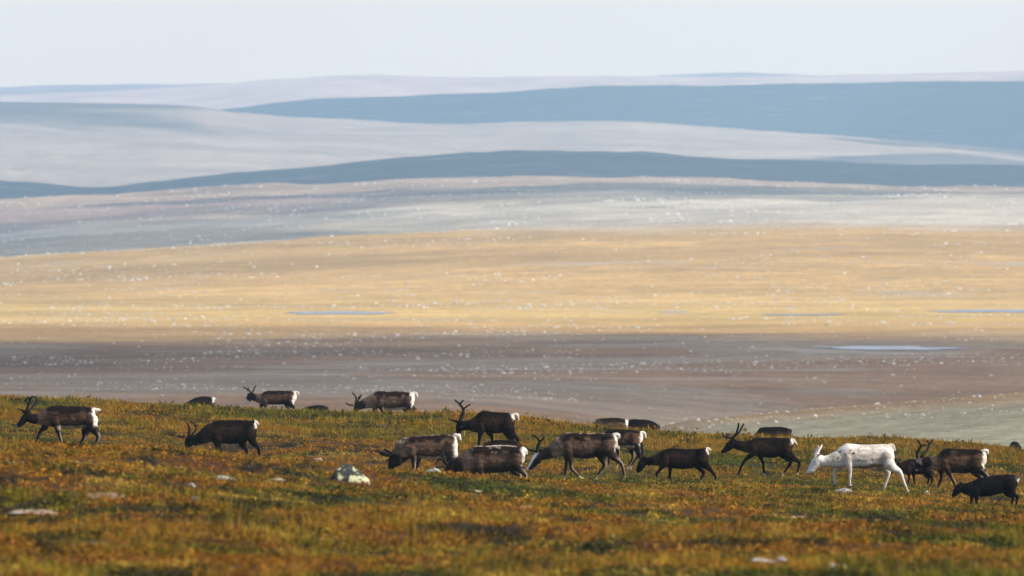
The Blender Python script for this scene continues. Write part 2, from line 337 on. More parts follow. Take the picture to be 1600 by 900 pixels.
  torso=[(1062,162,265),(1036,141,286),(960,134,290),(880,136,290),(812,140,286),(776,153,280)], neck=[(785,225,50),(740,275,38)], head=[(722,290,28),(710,325,25),(700,355,15)],
  front=[[(830,280),(832,340),(830,390),(828,462)],[(800,280),(794,340),(790,390),(788,462)]], hind=[[(1030,255),(1045,320),(1070,350),(1062,400),(1058,462)],[(995,262),(1005,325),(1026,352),(1018,400),(1014,462)]],
  antlers=[[[(728,275),(738,230),(752,178)]],[[(745,278),(790,238),(816,190)]]], tail=[(1056,158),(1070,168),(1072,182)]),
 dict(id='U', v=V5, d=342, coat='dark', rump=3, belly=0, hump=1, label='dark brown reindeer back over the crest, just right of the pale one',
  torso=[(1356,204,285),(1320,172,292),(1255,153,296),(1180,148,296),(1115,146,295),(1076,156,288)], neck=[(1085,225,46),(1045,275,36)], head=[(1028,295,26),(1016,325,23),(1006,352,14)],
  front=[[(1120,285),(1122,345),(1120,395),(1118,465)],[(1095,285),(1088,345),(1085,395),(1082,465)]], hind=[[(1320,265),(1335,325),(1358,355),(1350,405),(1346,465)],[(1285,270),(1296,330),(1316,357),(1308,405),(1304,465)]], antlers=[], tail=[(1354,206),(1364,216),(1368,230)]),
 dict(id='V', v=V6, d=342, coat='dark', rump=3, belly=0, hump=1, label='lone dark reindeer back over the crest behind the striding antlered one',
  torso=[(1466,168,270),(1430,148,282),(1350,142,286),(1280,144,286),(1232,147,282),(1202,157,276)], neck=[(1215,215,42),(1180,260,33)], head=[(1165,275,24),(1154,302,21),(1146,326,13)],
  front=[[(1245,275),(1246,335),(1245,375),(1244,432)],[(1222,275),(1216,335),(1214,375),(1212,432)]], hind=[[(1435,255),(1448,310),(1468,336),(1460,380),(1456,432)],[(1405,260),(1415,314),(1432,338),(1426,380),(1422,432)]], antlers=[], tail=[(1464,168),(1472,178),(1474,192)]),
]
for D in DEER:
    x0, y0, sc = D['v']
    D['foot'] = y0 + max(l[-1][1] for l in D['front'] + D['hind']) / sc
    D['px'] = x0 + (D['torso'][0][0] + D['torso'][-1][0]) / 2 / sc

# ------------------------------------------------------------------ terrain height field
PXK = np.array([-1500, -400, 0, 300, 600, 850, 1100, 1350, 1600, 2000, 3100], float)
def row(*v):
    v = list(v); return np.array([v[0]] + v + [v[-1]], float)
def L(pts): 
    p = np.array(pts, float); return lambda px: np.interp(px, p[:, 0], p[:, 1])
crest0 = L([(-1500,570),(-400,600),(0,617),(200,625),(400,637),(530,642),(650,645),(800,651),(900,664),(1030,672),(1180,678),(1300,682),(1400,681),(1500,689),(1600,701),(2000,722),(3100,760)])
near = [(20, row(*[1700]*9)), (60, row(*[1130]*9)), (90, row(*[945]*9)), (112, row(872,876,880,884,886,888,890,892,896)),
 (150, row(745,755,770,795,805,815,820,828,835)), (185, row(683,693,707,738,756,776,790,800,810)), (215, row(690,700,715,748,755,765,780,796,802)),
 (245, row(695,705,718,758,753,755,769,783,792)), (270, row(690,698,710,737,732,743,750,762,776)), (296, row(642,655,668,684,690,700,710,722,738))]
spur = L([(-1500,760),(700,715),(900,690),(1080,657),(1300,639),(1600,616),(2000,594),(3100,570)])
r4 = L([(-1500,470),(-400,416),(0,400),(200,391),(400,381),(650,370),(900,362),(1200,356),(1600,352),(2200,352),(3100,370)])
r6 = L([(-1500,420),(0,373),(250,355),(500,340),(900,320),(1600,312),(3100,330)])
r7 = L([(-1500,350),(-300,325),(0,311),(200,302),(400,292),(640,282),(800,278),(1000,280),(1250,289),(1600,293),(3100,310)])
r10 = L([(-1500,270),(-300,276),(0,288),(130,298),(190,296),(300,281),(500,262),(700,245),(850,237),(1000,240),(1150,250),(1300,258),(1450,262),(1600,262),(3100,280)])
r16 = L([(-1500,150),(-300,157),(0,160),(190,165),(300,168),(370,176),(450,183),(600,192),(720,196),(800,193),(900,190),(1000,191),(1100,198),(1200,205),(1350,215),(1440,222),(1600,235),(3100,270)])
r22 = L([(-1500,210),(0,190),(200,182),(330,172),(400,163),(500,153),(650,148),(800,142),(900,135),(1000,132),(1200,130),(1400,128),(1600,127),(3100,130)])
r28 = L([(-1500,165),(0,150),(200,141),(300,133),(400,124),(500,118),(580,116),(700,120),(770,122),(850,119),(950,118),(1030,121),(1100,123),(1200,121),(1300,118),(1600,111),(3100,108)])
r35 = L([(-1500,140),(0,137),(100,134),(250,132),(330,133),(500,130),(800,126),(1000,121),(1060,117),(1110,114),(1160,114),(1250,117),(1400,118),(1600,114),(3100,112)])

COLS = np.concatenate([np.linspace(-1500, -200, 18)[:-1], np.arange(-200, 1800, 8.0), np.linspace(1800, 3100, 18)])
ROWS = np.concatenate([np.linspace(20, 85, 26)[:-1], np.arange(85, 352, 0.58), np.linspace(352.5, 650, 70)[:-1],
                       np.geomspace(650, 5200, 300)[:-1], np.geomspace(5200, 26000, 230)])
_wa, _wb = [0, 8600, 11600, 18200, 24500, 30500, 42000], [0, 8600, 10900, 14800, 18300, 21300, 26000]
def WD(d): return np.interp(d, _wa, _wb)
kn_d, kn_z = [], []
def addpy(d, py): kn_d.append(d); kn_z.append(Z(py, WD(d)) + 0 * COLS)
def addz(d, z): kn_d.append(d); kn_z.append(z + 0 * COLS)
VEG = 0.13                                       # the rows above are tops of the plants
for d_, r_ in near: addpy(d_, np.interp(COLS, PXK, r_) + VEG / (K * d_))
c0 = crest0(COLS)
for d_, a in ((318, 0), (330, 1.5), (352, 20), (385, 30), (425, 38), (480, 60), (560, 96)): addpy(d_, c0 + a + VEG / (K * d_))
addz(800, -29.0); addpy(950, np.maximum(spur(COLS), 0)); 
wr = smooth(600, 1500, COLS)
addz(1150, -35.0 - 5 * wr); addz(1320, -37.5 - 4.5 * wr); addz(1600, -43.5); addz(2030, -50.3); addz(2500, -57.2)
addpy(2960, 489.5); addpy(3400, 466); addpy(3900, r4(COLS) + 38); addpy(4400, r4(COLS)); addpy(4650, r4(COLS) + 3)
addz(5150, Z(r4(COLS), 4400) - 20); addpy(5600, r6(COLS) + 16); addpy(6000, r6(COLS)); addpy(6600, r7(COLS) + 0.45 * (r6(COLS) - r7(COLS)))
addpy(7500, r7(COLS)); addpy(7900, r7(COLS) + 2); addz(8600, Z(r7(COLS), 7500) - 30); addpy(9300, r10(COLS) + 34); addpy(10500, r10(COLS)); addpy(11000, r10(COLS) + 2)
addz(11600, np.minimum(Z(r10(COLS), WD(10500)) - 22, -112)); addpy(12500, np.maximum(r16(COLS) + 28, 266)); addpy(14200, 0.5 * (r16(COLS) + np.maximum(r16(COLS) + 26, 250)))
addpy(16000, r16(COLS)); addpy(16800, r16(COLS) + 2); addz(18200, Z(r16(COLS), WD(16000)) - 45); addpy(19300, r22(COLS) + 92); addpy(22000, r22(COLS)); addpy(22800, r22(COLS) + 1.5)
addz(24500, Z(r22(COLS), WD(22000)) - 45); addpy(28000, r28(COLS)); addpy(28800, r28(COLS) + 1.2); addz(30500, Z(r28(COLS), WD(28000)) - 40)
addpy(35000, r35(COLS)); addpy(36000, r35(COLS) + 1); addz(42000, -160.0)
KD = WD(np.array(kn_d, float)); KZ = np.array(kn_z)
def pchip(xk, yk, x):
    h = np.diff(xk)[:, None]; dl = np.diff(yk, axis=0) / h
    m = np.zeros_like(yk)
    w1 = 2 * h[1:] + h[:-1]; w2 = h[1:] + 2 * h[:-1]
    ok = dl[1:] * dl[:-1] > 0
    with np.errstate(all='ignore'):
        hm = (w1 + w2) / (w1 / dl[:-1] + w2 / dl[1:])
    m[1:-1] = np.where(ok, hm, 0); m[0] = dl[0]; m[-1] = dl[-1]
    i = np.clip(np.searchsorted(xk, x) - 1, 0, len(xk) - 2)
    hh = (xk[i + 1] - xk[i])[:, None]; t = ((x - xk[i])[:, None]) / hh
    return (yk[i] * (1 + 2 * t) * (1 - t) ** 2 + hh * m[i] * t * (1 - t) ** 2 + yk[i + 1] * t * t * (3 - 2 * t) + hh * m[i + 1] * t * t * (t - 1))
GZ = pchip(KD, KZ, ROWS)
GX = X(COLS[None, :], ROWS[:, None]); GD = np.repeat(ROWS[:, None], len(COLS), 1)
def grid_at(G, px, d):
    px = np.asarray(px, float); d = np.asarray(d, float)
    j = np.clip(np.searchsorted(COLS, px) - 1, 0, len(COLS) - 2); i = np.clip(np.searchsorted(ROWS, d) - 1, 0, len(ROWS) - 2)
    u = (px - COLS[j]) / (COLS[j + 1] - COLS[j]); t = (d - ROWS[i]) / (ROWS[i + 1] - ROWS[i])
    return (G[i, j] * (1 - u) + G[i, j + 1] * u) * (1 - t) + (G[i + 1, j] * (1 - u) + G[i + 1, j + 1] * u) * t
# relief: hummocks near, broad swells far
fade = np.clip((ROWS[:, None] - 60) / 40, 0, 1) * (1 - smooth(360, 600, ROWS[:, None]))
hum = (fbm(GX / 1.5, GD / 1.9, 3) - 0.5) * 0.34 + (fbm(GX / 6 + 40, GD / 9, 2) - 0.5) * 0.42
near_amp = 1.0 - 0.55 * smooth(140, 230, ROWS[:, None])
GZ = GZ + hum * fade * near_amp
farf = smooth(700, 1100, ROWS[:, None])
GZ = GZ + farf * (1 - .7 * smooth(1300, 1700, GD) * smooth(4300, 3700, GD)) * ((fbm(GX / 60 + 9, GD / 160, 4) - 0.5) * 2.2 * np.clip(GD / 3000, 0.4, 2.5) + (fbm(GX / 420, GD / 900 + 3, 3) - 0.5) * 3.0 * np.clip(GD / 4000, 0.3, 3))
# the ground meets the feet of every animal
num = np.zeros_like(GZ); den = np.zeros_like(GZ)
r0, r1 = np.searchsorted(ROWS, 190), np.searchsorted(ROWS, 470)
for D in DEER:
    d = D['d']; zt = Z(D['foot'], d); zb = grid_at(GZ, D['px'], d)
    wgt = np.exp(-((GX[r0:r1] - X(D['px'], d)) / 1.5) ** 2 - ((GD[r0:r1] - d) / 7.5) ** 2)
    num[r0:r1] += wgt * (zt - zb); den[r0:r1] += wgt
GZ = GZ + num / np.maximum(den, 1.0)
# ponds lie in flat ground
PONDS = [(440, 622, 489.5, 3.2, 'narrow blue pond on the sunlit tan plain at left'), (1036, 1132, 488.0, 2.2, 'small thin pond on the tan plain right of centre'),
         (1465, 1720, 486.5, 4.0, 'blue pond on the tan plain at the right edge'), (1285, 1480, 545.0, 5.0, 'pale blue pond at the lower edge of the tan plain'),
         (1180, 1312, 492.0, 1.6, 'faint sliver of water beside the small thin pond')]
pond_geo = []
for a, b, py, th, lab in PONDS:
    pm = (a + b) / 2
    prof = unslope(grid_at(GZ, np.full(len(ROWS), pm), ROWS) / ROWS)
    ii = np.where((ROWS > 1250) & (prof <= py))[0][0]; d = ROWS[ii]; z = Z(py, d)
    hd = th * K * d * d / (-z) * 0.5 * 1.15
    hx = (b - a) / 2 * K * d
    wgt = smooth(2.6, 1.0, np.abs(GX - X(pm, d)) / (hx + 6)) * smooth(4.0, 1.2, np.abs(GD - d) / (hd + 22))
    GZ = GZ * (1 - wgt) + z * wgt
    pond_geo.append((X(pm, d), d, z, hx, hd, lab))

def ground_z(x, y):
    return grid_at(GZ, np.asarray(x) / (K * np.asarray(y)) + 800.0, y)
def hit(px, py, dmin=70.0):
    prof = unslope(grid_at(GZ, np.full(len(ROWS), float(px)), ROWS) / ROWS)
    ii = np.where((ROWS > dmin) & (prof <= py))[0]
    return float(ROWS[ii[0]]) if len(ii) else 300.0

# heath colours shared by the ground and the plants
RUST = np.array([.25, .100, .011]); OCHRE = np.array([.315, .142, .008]); STRAW = np.array([.39, .24, .030]); OLIVE = np.array([.19, .142, .007]); GREEN = np.array([.074, .080, .005]); DARK = np.array([.032, .026, .006])
HEATH_GAIN = 0.93
def heath(x, y, jitter=0.0):
    n = len(x)
    a = fbm(x / 2.6 + 3, y / 4.2, 3) + jitter * (rng.random(n) - 0.5); b = fbm(x / 0.8 + 50, y / 1.3 + 9, 3) + jitter * (rng.random(n) - 0.5); c = fbm(x / 7 + 80, y / 14, 2)
    px = x / (K * y) + 800
    g = smooth(170, 235, y)                       # yellower grass and herbs on the level shelf
    col = OLIVE[None] * np.ones((n, 1))
    def lay(w_, cc): 
        nonlocal col; w_ = np.clip(w_, 0, 1)[:, None]; col = col * (1 - w_) + cc[None] * w_
    lay(smooth(.46, .62, a), OCHRE)
    lay(smooth(.48, .60, b) * (1 - .5 * g), RUST)
    lay(smooth(.50, .41, a) * smooth(.40, .55, c + .05), GREEN)
    lay(smooth(.62, .74, fbm(x / 1.1 + 7, y / 2 + 31, 3)) * .8, STRAW)
    lay(smooth(.45, .34, b) * .92, DARK)
    lay(smooth(285, 312, y) * smooth(.4, .6, b) * .5 * smooth(900, 1300, px), RUST)
    return col * HEATH_GAIN

# ------------------------------------------------------------------ ground, plain and hills (strips of one height field)
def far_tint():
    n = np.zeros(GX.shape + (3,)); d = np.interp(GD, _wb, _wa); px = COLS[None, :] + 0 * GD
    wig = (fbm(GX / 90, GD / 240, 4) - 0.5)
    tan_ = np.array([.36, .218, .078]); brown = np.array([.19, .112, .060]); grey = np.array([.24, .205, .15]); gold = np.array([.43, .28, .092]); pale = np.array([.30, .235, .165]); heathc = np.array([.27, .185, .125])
    n[:] = brown
    def lay(w_, c):
        w3 = np.clip(w_, 0, 1)[..., None]; n[:] = n * (1 - w3) + c * w3
    lay(smooth(.50, .62, fbm(GX / 50 + 5, GD / 120 + 2, 4)) * smooth(900, 1300, d) * .45, grey)
    lay(smooth(1010, 860, d + wig * 420) * smooth(650, 800, d) * smooth(980, 1150, px), np.array([.235, .21, .135]))
    lay(smooth(915, 965, d + wig * 90) * smooth(1040, 980, d) * smooth(1000, 1150, px) * .8, np.array([.25, .145, .06]))
    lay(smooth(1900, 2450, d + wig * 600), tan_)
    lay(smooth(2350, 2850, d) * smooth(3700, 3000, d) * .9, gold)
    lay(smooth(4450, 4650, d), pale)
    lay(smooth(5000, 5600, d) * smooth(.46, .56, fbm(GX / 140 + 5, GD / 400 + 2, 4)), grey)
    cream = np.array([.43, .355, .265])
    rag = fbm(GX / 60 + 1, GD / 150 + 6, 4) - .5
    lay(smooth(6000, 6500, d) * smooth(900, 300, px), np.array([.25, .17, .135]))
    lay(smooth(5880, 5960, d + rag * 500) * smooth(6180, 6060, d + rag * 500) * .8, cream)
    lay(smooth(4500, 5600, d + rag * 900) * smooth(6250, 5900, d + rag * 600) * smooth(700, 1300, px + rag * 900) * .8, cream)
    lay(smooth(4250, 4400, d + rag * 200) * smooth(4600, 4450, d) * smooth(600, 1000, px) * .6, cream)
    lay(smooth(6700, 7200, d), heathc)
    lay(smooth(8200, 8800, d), np.array([.055, .058, .055]))  # cloud-shadowed hill: part of its shade is put into the land colour
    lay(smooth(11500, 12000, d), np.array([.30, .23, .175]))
    lay(smooth(18000, 19000, d), np.array([.055, .06, .06]))  # long shadowed hill: cloud shade deepened in its tint as well
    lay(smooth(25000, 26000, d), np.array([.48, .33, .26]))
    return n
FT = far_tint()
def strip(name, da, db, mat, label=None):
    da, db = WD(da), WD(db)
    a = np.searchsorted(ROWS, da); b = np.searchsorted(ROWS, db) + 1
    b = min(b, len(ROWS)); nr, nc = b - a, len(COLS)
    v = np.stack([GX[a:b], GD[a:b], GZ[a:b]], -1).reshape(-1, 3)
    idx = np.arange(nr * nc).reshape(nr, nc)
    f = np.stack([idx[:-1, :-1], idx[:-1, 1:], idx[1:, 1:], idx[1:, :-1]], -1).reshape(-1, 4)
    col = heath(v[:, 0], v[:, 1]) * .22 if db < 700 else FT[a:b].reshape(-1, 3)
    if db < 700:
        wf = smooth(400, 560, v[:, 1])[:, None]; col = col * (1 - wf) + np.array([.19, .112, .060]) * wf
    return tag(mesh_obj(name, v, f, mat, cols=col), label, kind='structure')
strip('ground', 0, 640, M_GROUND, 'near heath ridge of rust, ochre and green low plants')
strip('plain', 640, 5150, M_FAR, 'wide tan and grey tundra plain beyond the ridge')
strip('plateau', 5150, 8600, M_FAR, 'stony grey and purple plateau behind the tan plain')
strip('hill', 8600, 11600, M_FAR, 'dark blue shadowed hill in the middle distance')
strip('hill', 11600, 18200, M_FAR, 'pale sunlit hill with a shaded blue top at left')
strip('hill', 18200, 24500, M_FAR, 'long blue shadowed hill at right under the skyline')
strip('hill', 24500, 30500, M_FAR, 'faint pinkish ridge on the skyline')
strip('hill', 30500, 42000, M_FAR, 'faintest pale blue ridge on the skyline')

MW = mat_water()
for x, d, z, hx, hd, lab in pond_geo:
    n = 48; th = np.linspace(0, 2 * math.pi, n, endpoint=False)
    r = 0.62 + 0.8 * vnoise(np.cos(th) * 2.3 + x, np.sin(th) * 2.3 + d)
    v = np.concatenate([[[x, d, z + .14]], np.stack([x + hx * r * np.cos(th), d + hd * r * np.sin(th), np.full(n, z + .14)], 1)])
    f = np.array([[0, 1 + i, 1 + (i + 1) % n] for i in range(n)])
    tag(mesh_obj('pond', v, f, MW, smooth_=False), lab, 'pond', 'ponds on the plain', 'structure')

# ------------------------------------------------------------------ clouds high above the frame, whose shadows band the land
def clouds():
    H = 1250.0; vs, fs, off = [], [], 0
    spec = [(-900, 2500, 1000, 2520, .10, .60), (-700, 560, 5000, 6350, .2, .45), (420, 2200, 6250, 6950, .5, .5), (-500, 2100, 8700, 11500, .05, .12), (-1000, 350, 14400, 17600, .22, .15),
            (1430, 2600, 12200, 18300, .2, .15), (-300, 2100, 18900, 25000, .05, .1), (-300, 2100, 31500, 41000, .05, .55)]
    tr_ = []
    for k_, (pa, pb, da, db, rag, thin) in enumerate(spec):
        pass
        da, db = WD(da), WD(db)
        dm = (da + db) / 2; zg = float(grid_at(GZ, (pa + pb) / 2, dm)); off_h = (H - zg) / math.tan(SUN_EL)
        n, m_ = 90, 60
        u = np.linspace(pa - 150, pb + 150, n); t = np.linspace(da * .96, db * 1.04, m_)
        U, T = np.meshgrid(u, t, indexing='ij'); GXc = X(U, T)
        q = np.minimum(np.minimum((U - pa) / (pb - pa), (pb - U) / (pb - pa)) * 6, np.minimum((T - da) / (db - da), (db - T) / (db - da)) * 6)
        if k_ == 0: q = np.minimum(np.minimum((U - pa) / (pb - pa), (pb - U) / (pb - pa)) * 6, np.minimum((T - da) / (db - da) * 6, (db - T) / (db - da) * 2.0))
        nz = fbm(GXc / (0.02 * dm) + k_ * 13, T / (0.05 * dm), 4) - 0.5
        q = np.clip(q, -1, 1) + nz * (.35 if k_ == 0 else 1.4 + 4 * rag) - rag * .6
        tq = np.clip(thin + (1 - thin) * smooth(.75, 0, q), 0, 1).ravel(); tr_ += [tq, tq]
        thick = np.where(q > 0, np.sqrt(np.clip(q, 0, None)), 0) * 170 * (1 + nz)
        top = H + thick; bot = H - 0.18 * thick
        Xc, Yc = GXc + SH[0] * off_h, T + SH[1] * off_h
        keep = q > 0
        cell = keep[:-1, :-1] | keep[1:, :-1] | keep[:-1, 1:] | keep[1:, 1:]
        idx = np.arange(n * m_).reshape(n, m_); qd = np.stack([idx[:-1, :-1], idx[1:, :-1], idx[1:, 1:], idx[:-1, 1:]], -1)[cell]
        vs += [np.stack([Xc, Yc, top], -1).reshape(-1, 3), np.stack([Xc, Yc, bot - 1], -1).reshape(-1, 3)]
        fs += [qd + off, qd[:, ::-1] + off + n * m_]; off += 2 * n * m_
    tag(mesh_obj('clouds', np.concatenate(vs), np.concatenate(fs), mat_cloud(), cols=np.concatenate(tr_)[:, None]), 'scattered low clouds overhead shading bands of the land', kind='stuff')
clouds()

# ------------------------------------------------------------------ the air
hv = np.array([[x, y, z] for x in (-9000, 9000) for y in (-200, 26400) for z in (-420, 130)], float)
hf = np.array([[0, 1, 3, 2], [4, 6, 7, 5], [0, 4, 5, 1], [2, 3, 7, 6], [0, 2, 6, 4], [1, 5, 7, 3]])
mh = bpy.data.materials.new('hazy_air'); mh.use_nodes = True; mh.node_tree.nodes.clear()
ho = mh.node_tree.nodes.new('ShaderNodeOutputMaterial'); pv = mh.node_tree.nodes.new('ShaderNodeVolumePrincipled')
pv.inputs['Color'].default_value = (0.52, 0.775, 1.0, 1); pv.inputs['Density'].default_value = 5.0e-5; pv.inputs['Anisotropy'].default_value = 0.0
mh.node_tree.links.new(pv.outputs[0], ho.inputs['Volume'])
hz = mesh_obj('haze', hv, hf, mh, smooth_=False); tag(hz, 'pale blue haze over the distant hills', kind='stuff')

# ------------------------------------------------------------------ reindeer builder
def ring_loft(cs):            # cs: list of (center xyz, axis-perp u vec, half u, half lateral)
    n = 14; vs = []; fs = []
    for c, u, hu, hl in cs:
        for i in range(n):
            a = 2 * math.pi * i / n
            vs.append(c + u * (hu * math.cos(a)) + np.array([0, 1, 0]) * (hl * math.sin(a)))
    for r in range(len(cs) - 1):
        for i in range(n):
            j = (i + 1) % n
            fs.append((r * n + i, r * n + j, (r + 1) * n + j, (r + 1) * n + i))
    fs.append(tuple(range(n - 1, -1, -1))); fs.append(tuple((len(cs) - 1) * n + i for i in range(n)))
    return vs, fs
def catmull(pts, sub):
    p = np.array(pts, float)
    if len(p) < 3: 
        t = np.linspace(0, 1, sub + 1)[:, None]; return p[0] * (1 - t) + p[-1] * t
    q = np.vstack([2 * p[0] - p[1], p, 2 * p[-1] - p[-2]]); out = []
    for i in range(1, len(q) - 2):
        for t in np.linspace(0, 1, sub, endpoint=False):
            a, b, c, e = q[i - 1], q[i], q[i + 1], q[i + 2]
            out.append(.5 * (2 * b + (c - a) * t + (2 * a - 5 * b + 4 * c - e) * t * t + (3 * b - a - 3 * c + e) * t ** 3))
    out.append(p[-1]); return np.array(out)
def tube(path, rad, lat, yoff):   # path (n,2) in local x,z ; rad (n) ; lat = lateral factor ; yoff (n)
    cs = []
    for i in range(len(path)):
        a = path[min(i + 1, len(path) - 1)] - path[max(i - 1, 0)]; a = a / (np.linalg.norm(a) + 1e-9)
        u = np.array([-a[1], 0, a[0]])
        cs.append((np.array([path[i][0], yoff[i], path[i][1]]), u, rad[i], rad[i] * lat[i] if hasattr(lat, '__len__') else rad[i] * lat))
    # rounded ends
    def cap(c, sgn, k_):
        pth = path[1] - path[0] if k_ == 0 else path[-1] - path[-2]
        dr = np.array([pth[0], 0, pth[1]]); dr /= np.linalg.norm(dr) + 1e-9
        return [(c[0] + dr * sgn * c[2] * .5, c[1], c[2] * .82, c[3] * .82), (c[0] + dr * sgn * c[2] * .85, c[1], c[2] * .4, c[3] * .4)]
    a = cap(cs[0], -1, 0); b = cap(cs[-1], 1, 1)
    return ring_loft([a[1], a[0]] + cs + b)

def build_deer(D):
    x0, y0, sc = D['v']; d = D['d']; m = K * d / sc                # metres per enlargement pixel
    rx = float(X(D['px'], d)); rz = float(ground_z(rx, d))
    root = bpy.data.objects.new('reindeer', None); COL.objects.link(root)
    root.empty_display_size = 0.3; root.location = (rx, d, rz)
    calf = D['id'] in 'MPR'
    tag(root, D['label'], 'reindeer', 'reindeer grazing and walking on the ridge')
    yaw = math.radians(D.get('yaw', 0)); root.rotation_euler = (0, 0, yaw)
    def lp(p):   # enlargement point -> local (x, z)
        px, py = x0 + p[0] / sc, y0 + p[1] / sc
        return np.array([float(X(px, d)) - rx, float(Z(py, d)) - rz])
    tor = D['torso']; depth = max(b - t for _, t, b in tor) * m; wmax = 0.345 * depth
    BV, BF, GR = [], [], []
    def add(vf, grp):
        o = len(BV); BV.extend(vf[0]); BF.extend([tuple(i + o for i in f) for f in vf[1]])
    # trunk
    st = catmull([(*lp((x, t)), lp((x, b))[1]) for x, t, b in tor], 4)
    cs = []; n = len(st)
    for i, (x, zt, zb) in enumerate(st):
        h = (zt - zb) / 2; q = i / (n - 1)
        wf = np.interp(q, [0, .08, .2, .45, .7, .88, 1], [.50, .70, .82, 1.0, .93, .70, .52])
        cs.append((np.array([x, 0, (zt + zb) / 2]), np.array([0, 0, 1.0]), h, wmax * wf))
    f0, f1 = cs[0], cs[-1]
    e0 = (f0[0] + np.array([.035, 0, -.01]), f0[1], f0[2] * .62, f0[3] * .6); e1 = (f1[0] + np.array([-.03, 0, 0]), f1[1], f1[2] * .6, f1[3] * .6)
    add(ring_loft([e0] + cs + [e1]), 't')
    # neck and head in one run
    nh = D['neck'] + D['head']; nn = len(D['neck'])
    start = D['neck'][0]; pts = [(*lp((start[0] + 45, start[1] - 8)), start[2] * m * .92)] + [(*lp(p), p[2] * m) for p in nh]
    P_ = catmull(pts, 5); lat = np.interp(np.linspace(0, len(pts) - 1, len(P_)), range(len(pts)), [.78] + [.66] * nn + [.82, .74, .66, .78, .85][:len(D['head'])])
    add(tube(P_[:, :2], P_[:, 2], lat, np.zeros(len(P_))), 'h')
    headpath = P_
    # legs
    legs = []
    size = depth / 0.52
    for kind, key in (('f', 'front'), ('h', 'hind')):
        for s_, lg in enumerate(D[key]):
            side = -1 if s_ == 0 else 1
            p = [lp(q) for q in lg]
            gx = p[-1][0]; gz_ = float(ground_z(rx + gx, d + side * .1)) - rz
            gap = p[-1][1] - gz_
            if -0.3 < gap < 0.10: p[-1] = np.array([gx, gz_ + .012])
            up = p[0] + np.array([0.0, 0.12 * size]); p = [up] + p
            C_ = catmull(p, 6); s = np.concatenate([[0], np.cumsum(np.linalg.norm(np.diff(C_, axis=0), axis=1))]); s /= s[-1]
            if kind == 'f': r = np.interp(s, [0, .2, .42, .58, .66, .88, .95, 1], [.105, .085, .05, .036, .038, .026, .034, .036])
            else: r = np.interp(s, [0, .2, .38, .52, .6, .7, .9, .96, 1], [.15, .13, .085, .05, .042, .033, .026, .034, .036])
            r = r * (0.98 * size if not calf else 1.12 * size)
            r = np.maximum(r, 0.021)
            yo = side * np.interp(s, [0, .3, 1], [.60 * wmax, .60 * wmax, .50 * wmax])
            add(tube(C_, r, np.interp(s, [0, .4, 1], [.72, .85, 1.0]), yo), 'l')
            hoof = np.array([C_[-1], C_[-1] + np.array([-.055 * size, -.004])])
            add(tube(hoof, np.array([.034, .022]) * size, 1.0, yo[-1:].repeat(2)), 'l')
            legs.append((C_, yo, kind))
    # tail
    tp = catmull([lp(q) for q in D['tail']], 5); add(tube(tp, np.interp(np.linspace(0, 1, len(tp)), [0, .5, 1], [.045, .042, .022]) * size, .8, np.zeros(len(tp))), 'tail')
    tmp = bpy.data.meshes.new('tmp'); tmp.from_pydata([tuple(v) for v in BV], [], BF)
    to = bpy.data.objects.new('tmp', tmp); COL.objects.link(to)
    md = to.modifiers.new('r', 'REMESH'); md.mode = 'VOXEL'; md.voxel_size = 0.026 if D.get('hump') else 0.0155; md.use_smooth_shade = True
    sm = to.modifiers.new('s', 'SMOOTH'); sm.factor = 0.5; sm.iterations = 2
    dg = bpy.context.evaluated_depsgraph_get(); me = bpy.data.meshes.new_from_object(to.evaluated_get(dg))
    bpy.data.objects.remove(to); bpy.data.meshes.remove(tmp)
    me.name = 'reindeer_body'
    nv = len(me.vertices); co = np.empty(nv * 3, np.float32); me.vertices.foreach_get('co', co); co = co.reshape(-1, 3).astype(float)
    # fur relief
    no = np.empty(nv * 3, np.float32); me.vertices.foreach_get('normal', no); no = no.reshape(-1, 3).astype(float)
    fr = (fbm(co[:, 0] * 17 + d, co[:, 2] * 26 + co[:, 1] * 19, 3) - .5) * (.010 if D['coat'] == 'white' else .024) * smooth(.28, .5, co[:, 2])
    co = co + no * fr[:, None]; me.vertices.foreach_set('co', co.astype(np.float32).ravel())
    x, y, z = co.T
    # ---- coat colours
    side, back, neck, belly, rump, legc, face = [np.array(c) for c in COATS[D['coat']]]
    xr, xl = st[0][0], st[-1][0]                         # rump end (right), chest end (left)
    order = np.argsort(st[:, 0]); top = np.interp(x, st[order, 0], st[order, 1]); bot = np.interp(x, st[order, 0], st[order, 2])
    v = np.clip((z - bot) / (top - bot), -1, 2); u = (xr - x) / (xr - xl)
    nz = fbm(x * 6 + d, z * 6 + y * 5, 3) - .5
    nzf = fbm(x * 22 + d, z * 22 + y * 15, 3) - .5
    col = np.tile(side, (nv, 1))
    def lay(w_, c):
        nonlocal col; w3 = np.clip(w_, 0, 1)[:, None]; col = col * (1 - w3) + np.asarray(c)[None] * w3
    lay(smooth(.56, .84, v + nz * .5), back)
    lay(smooth(.34, .10, v + nz * .4) * .8, back); lay(smooth(.12, .0, np.abs(u - .33 + .1 * nz)) * smooth(.8, .5, v) * .55, back)                    # flank shade painted into the coat: below, and between haunch and shoulder
    inneck = smooth(xl + .22, xl - .14, x + nz * .15)
    lay(inneck * .9, neck)
    lay(smooth(xl + .2, xl, x) * smooth(.35, .1, v + nz * .3) * .7, np.minimum(neck * 1.9, .6))      # pale mane under the neck
    if D.get('belly'):
        lay(smooth(.16, .06, v + nz * .15) * smooth(.12, .25, u) * smooth(.80, .62, u), belly)
    # head
    hp = headpath; k0 = int(len(hp) * nn / (len(nh) + 1)); hc = hp[k0 + 2:, :2]
    dist = np.sqrt(((co[:, None, [0, 2]] - hc[None]) ** 2).sum(-1)); di = dist.argmin(1); dm_ = dist.min(1); hr = hp[k0 + 2:, 2][di]
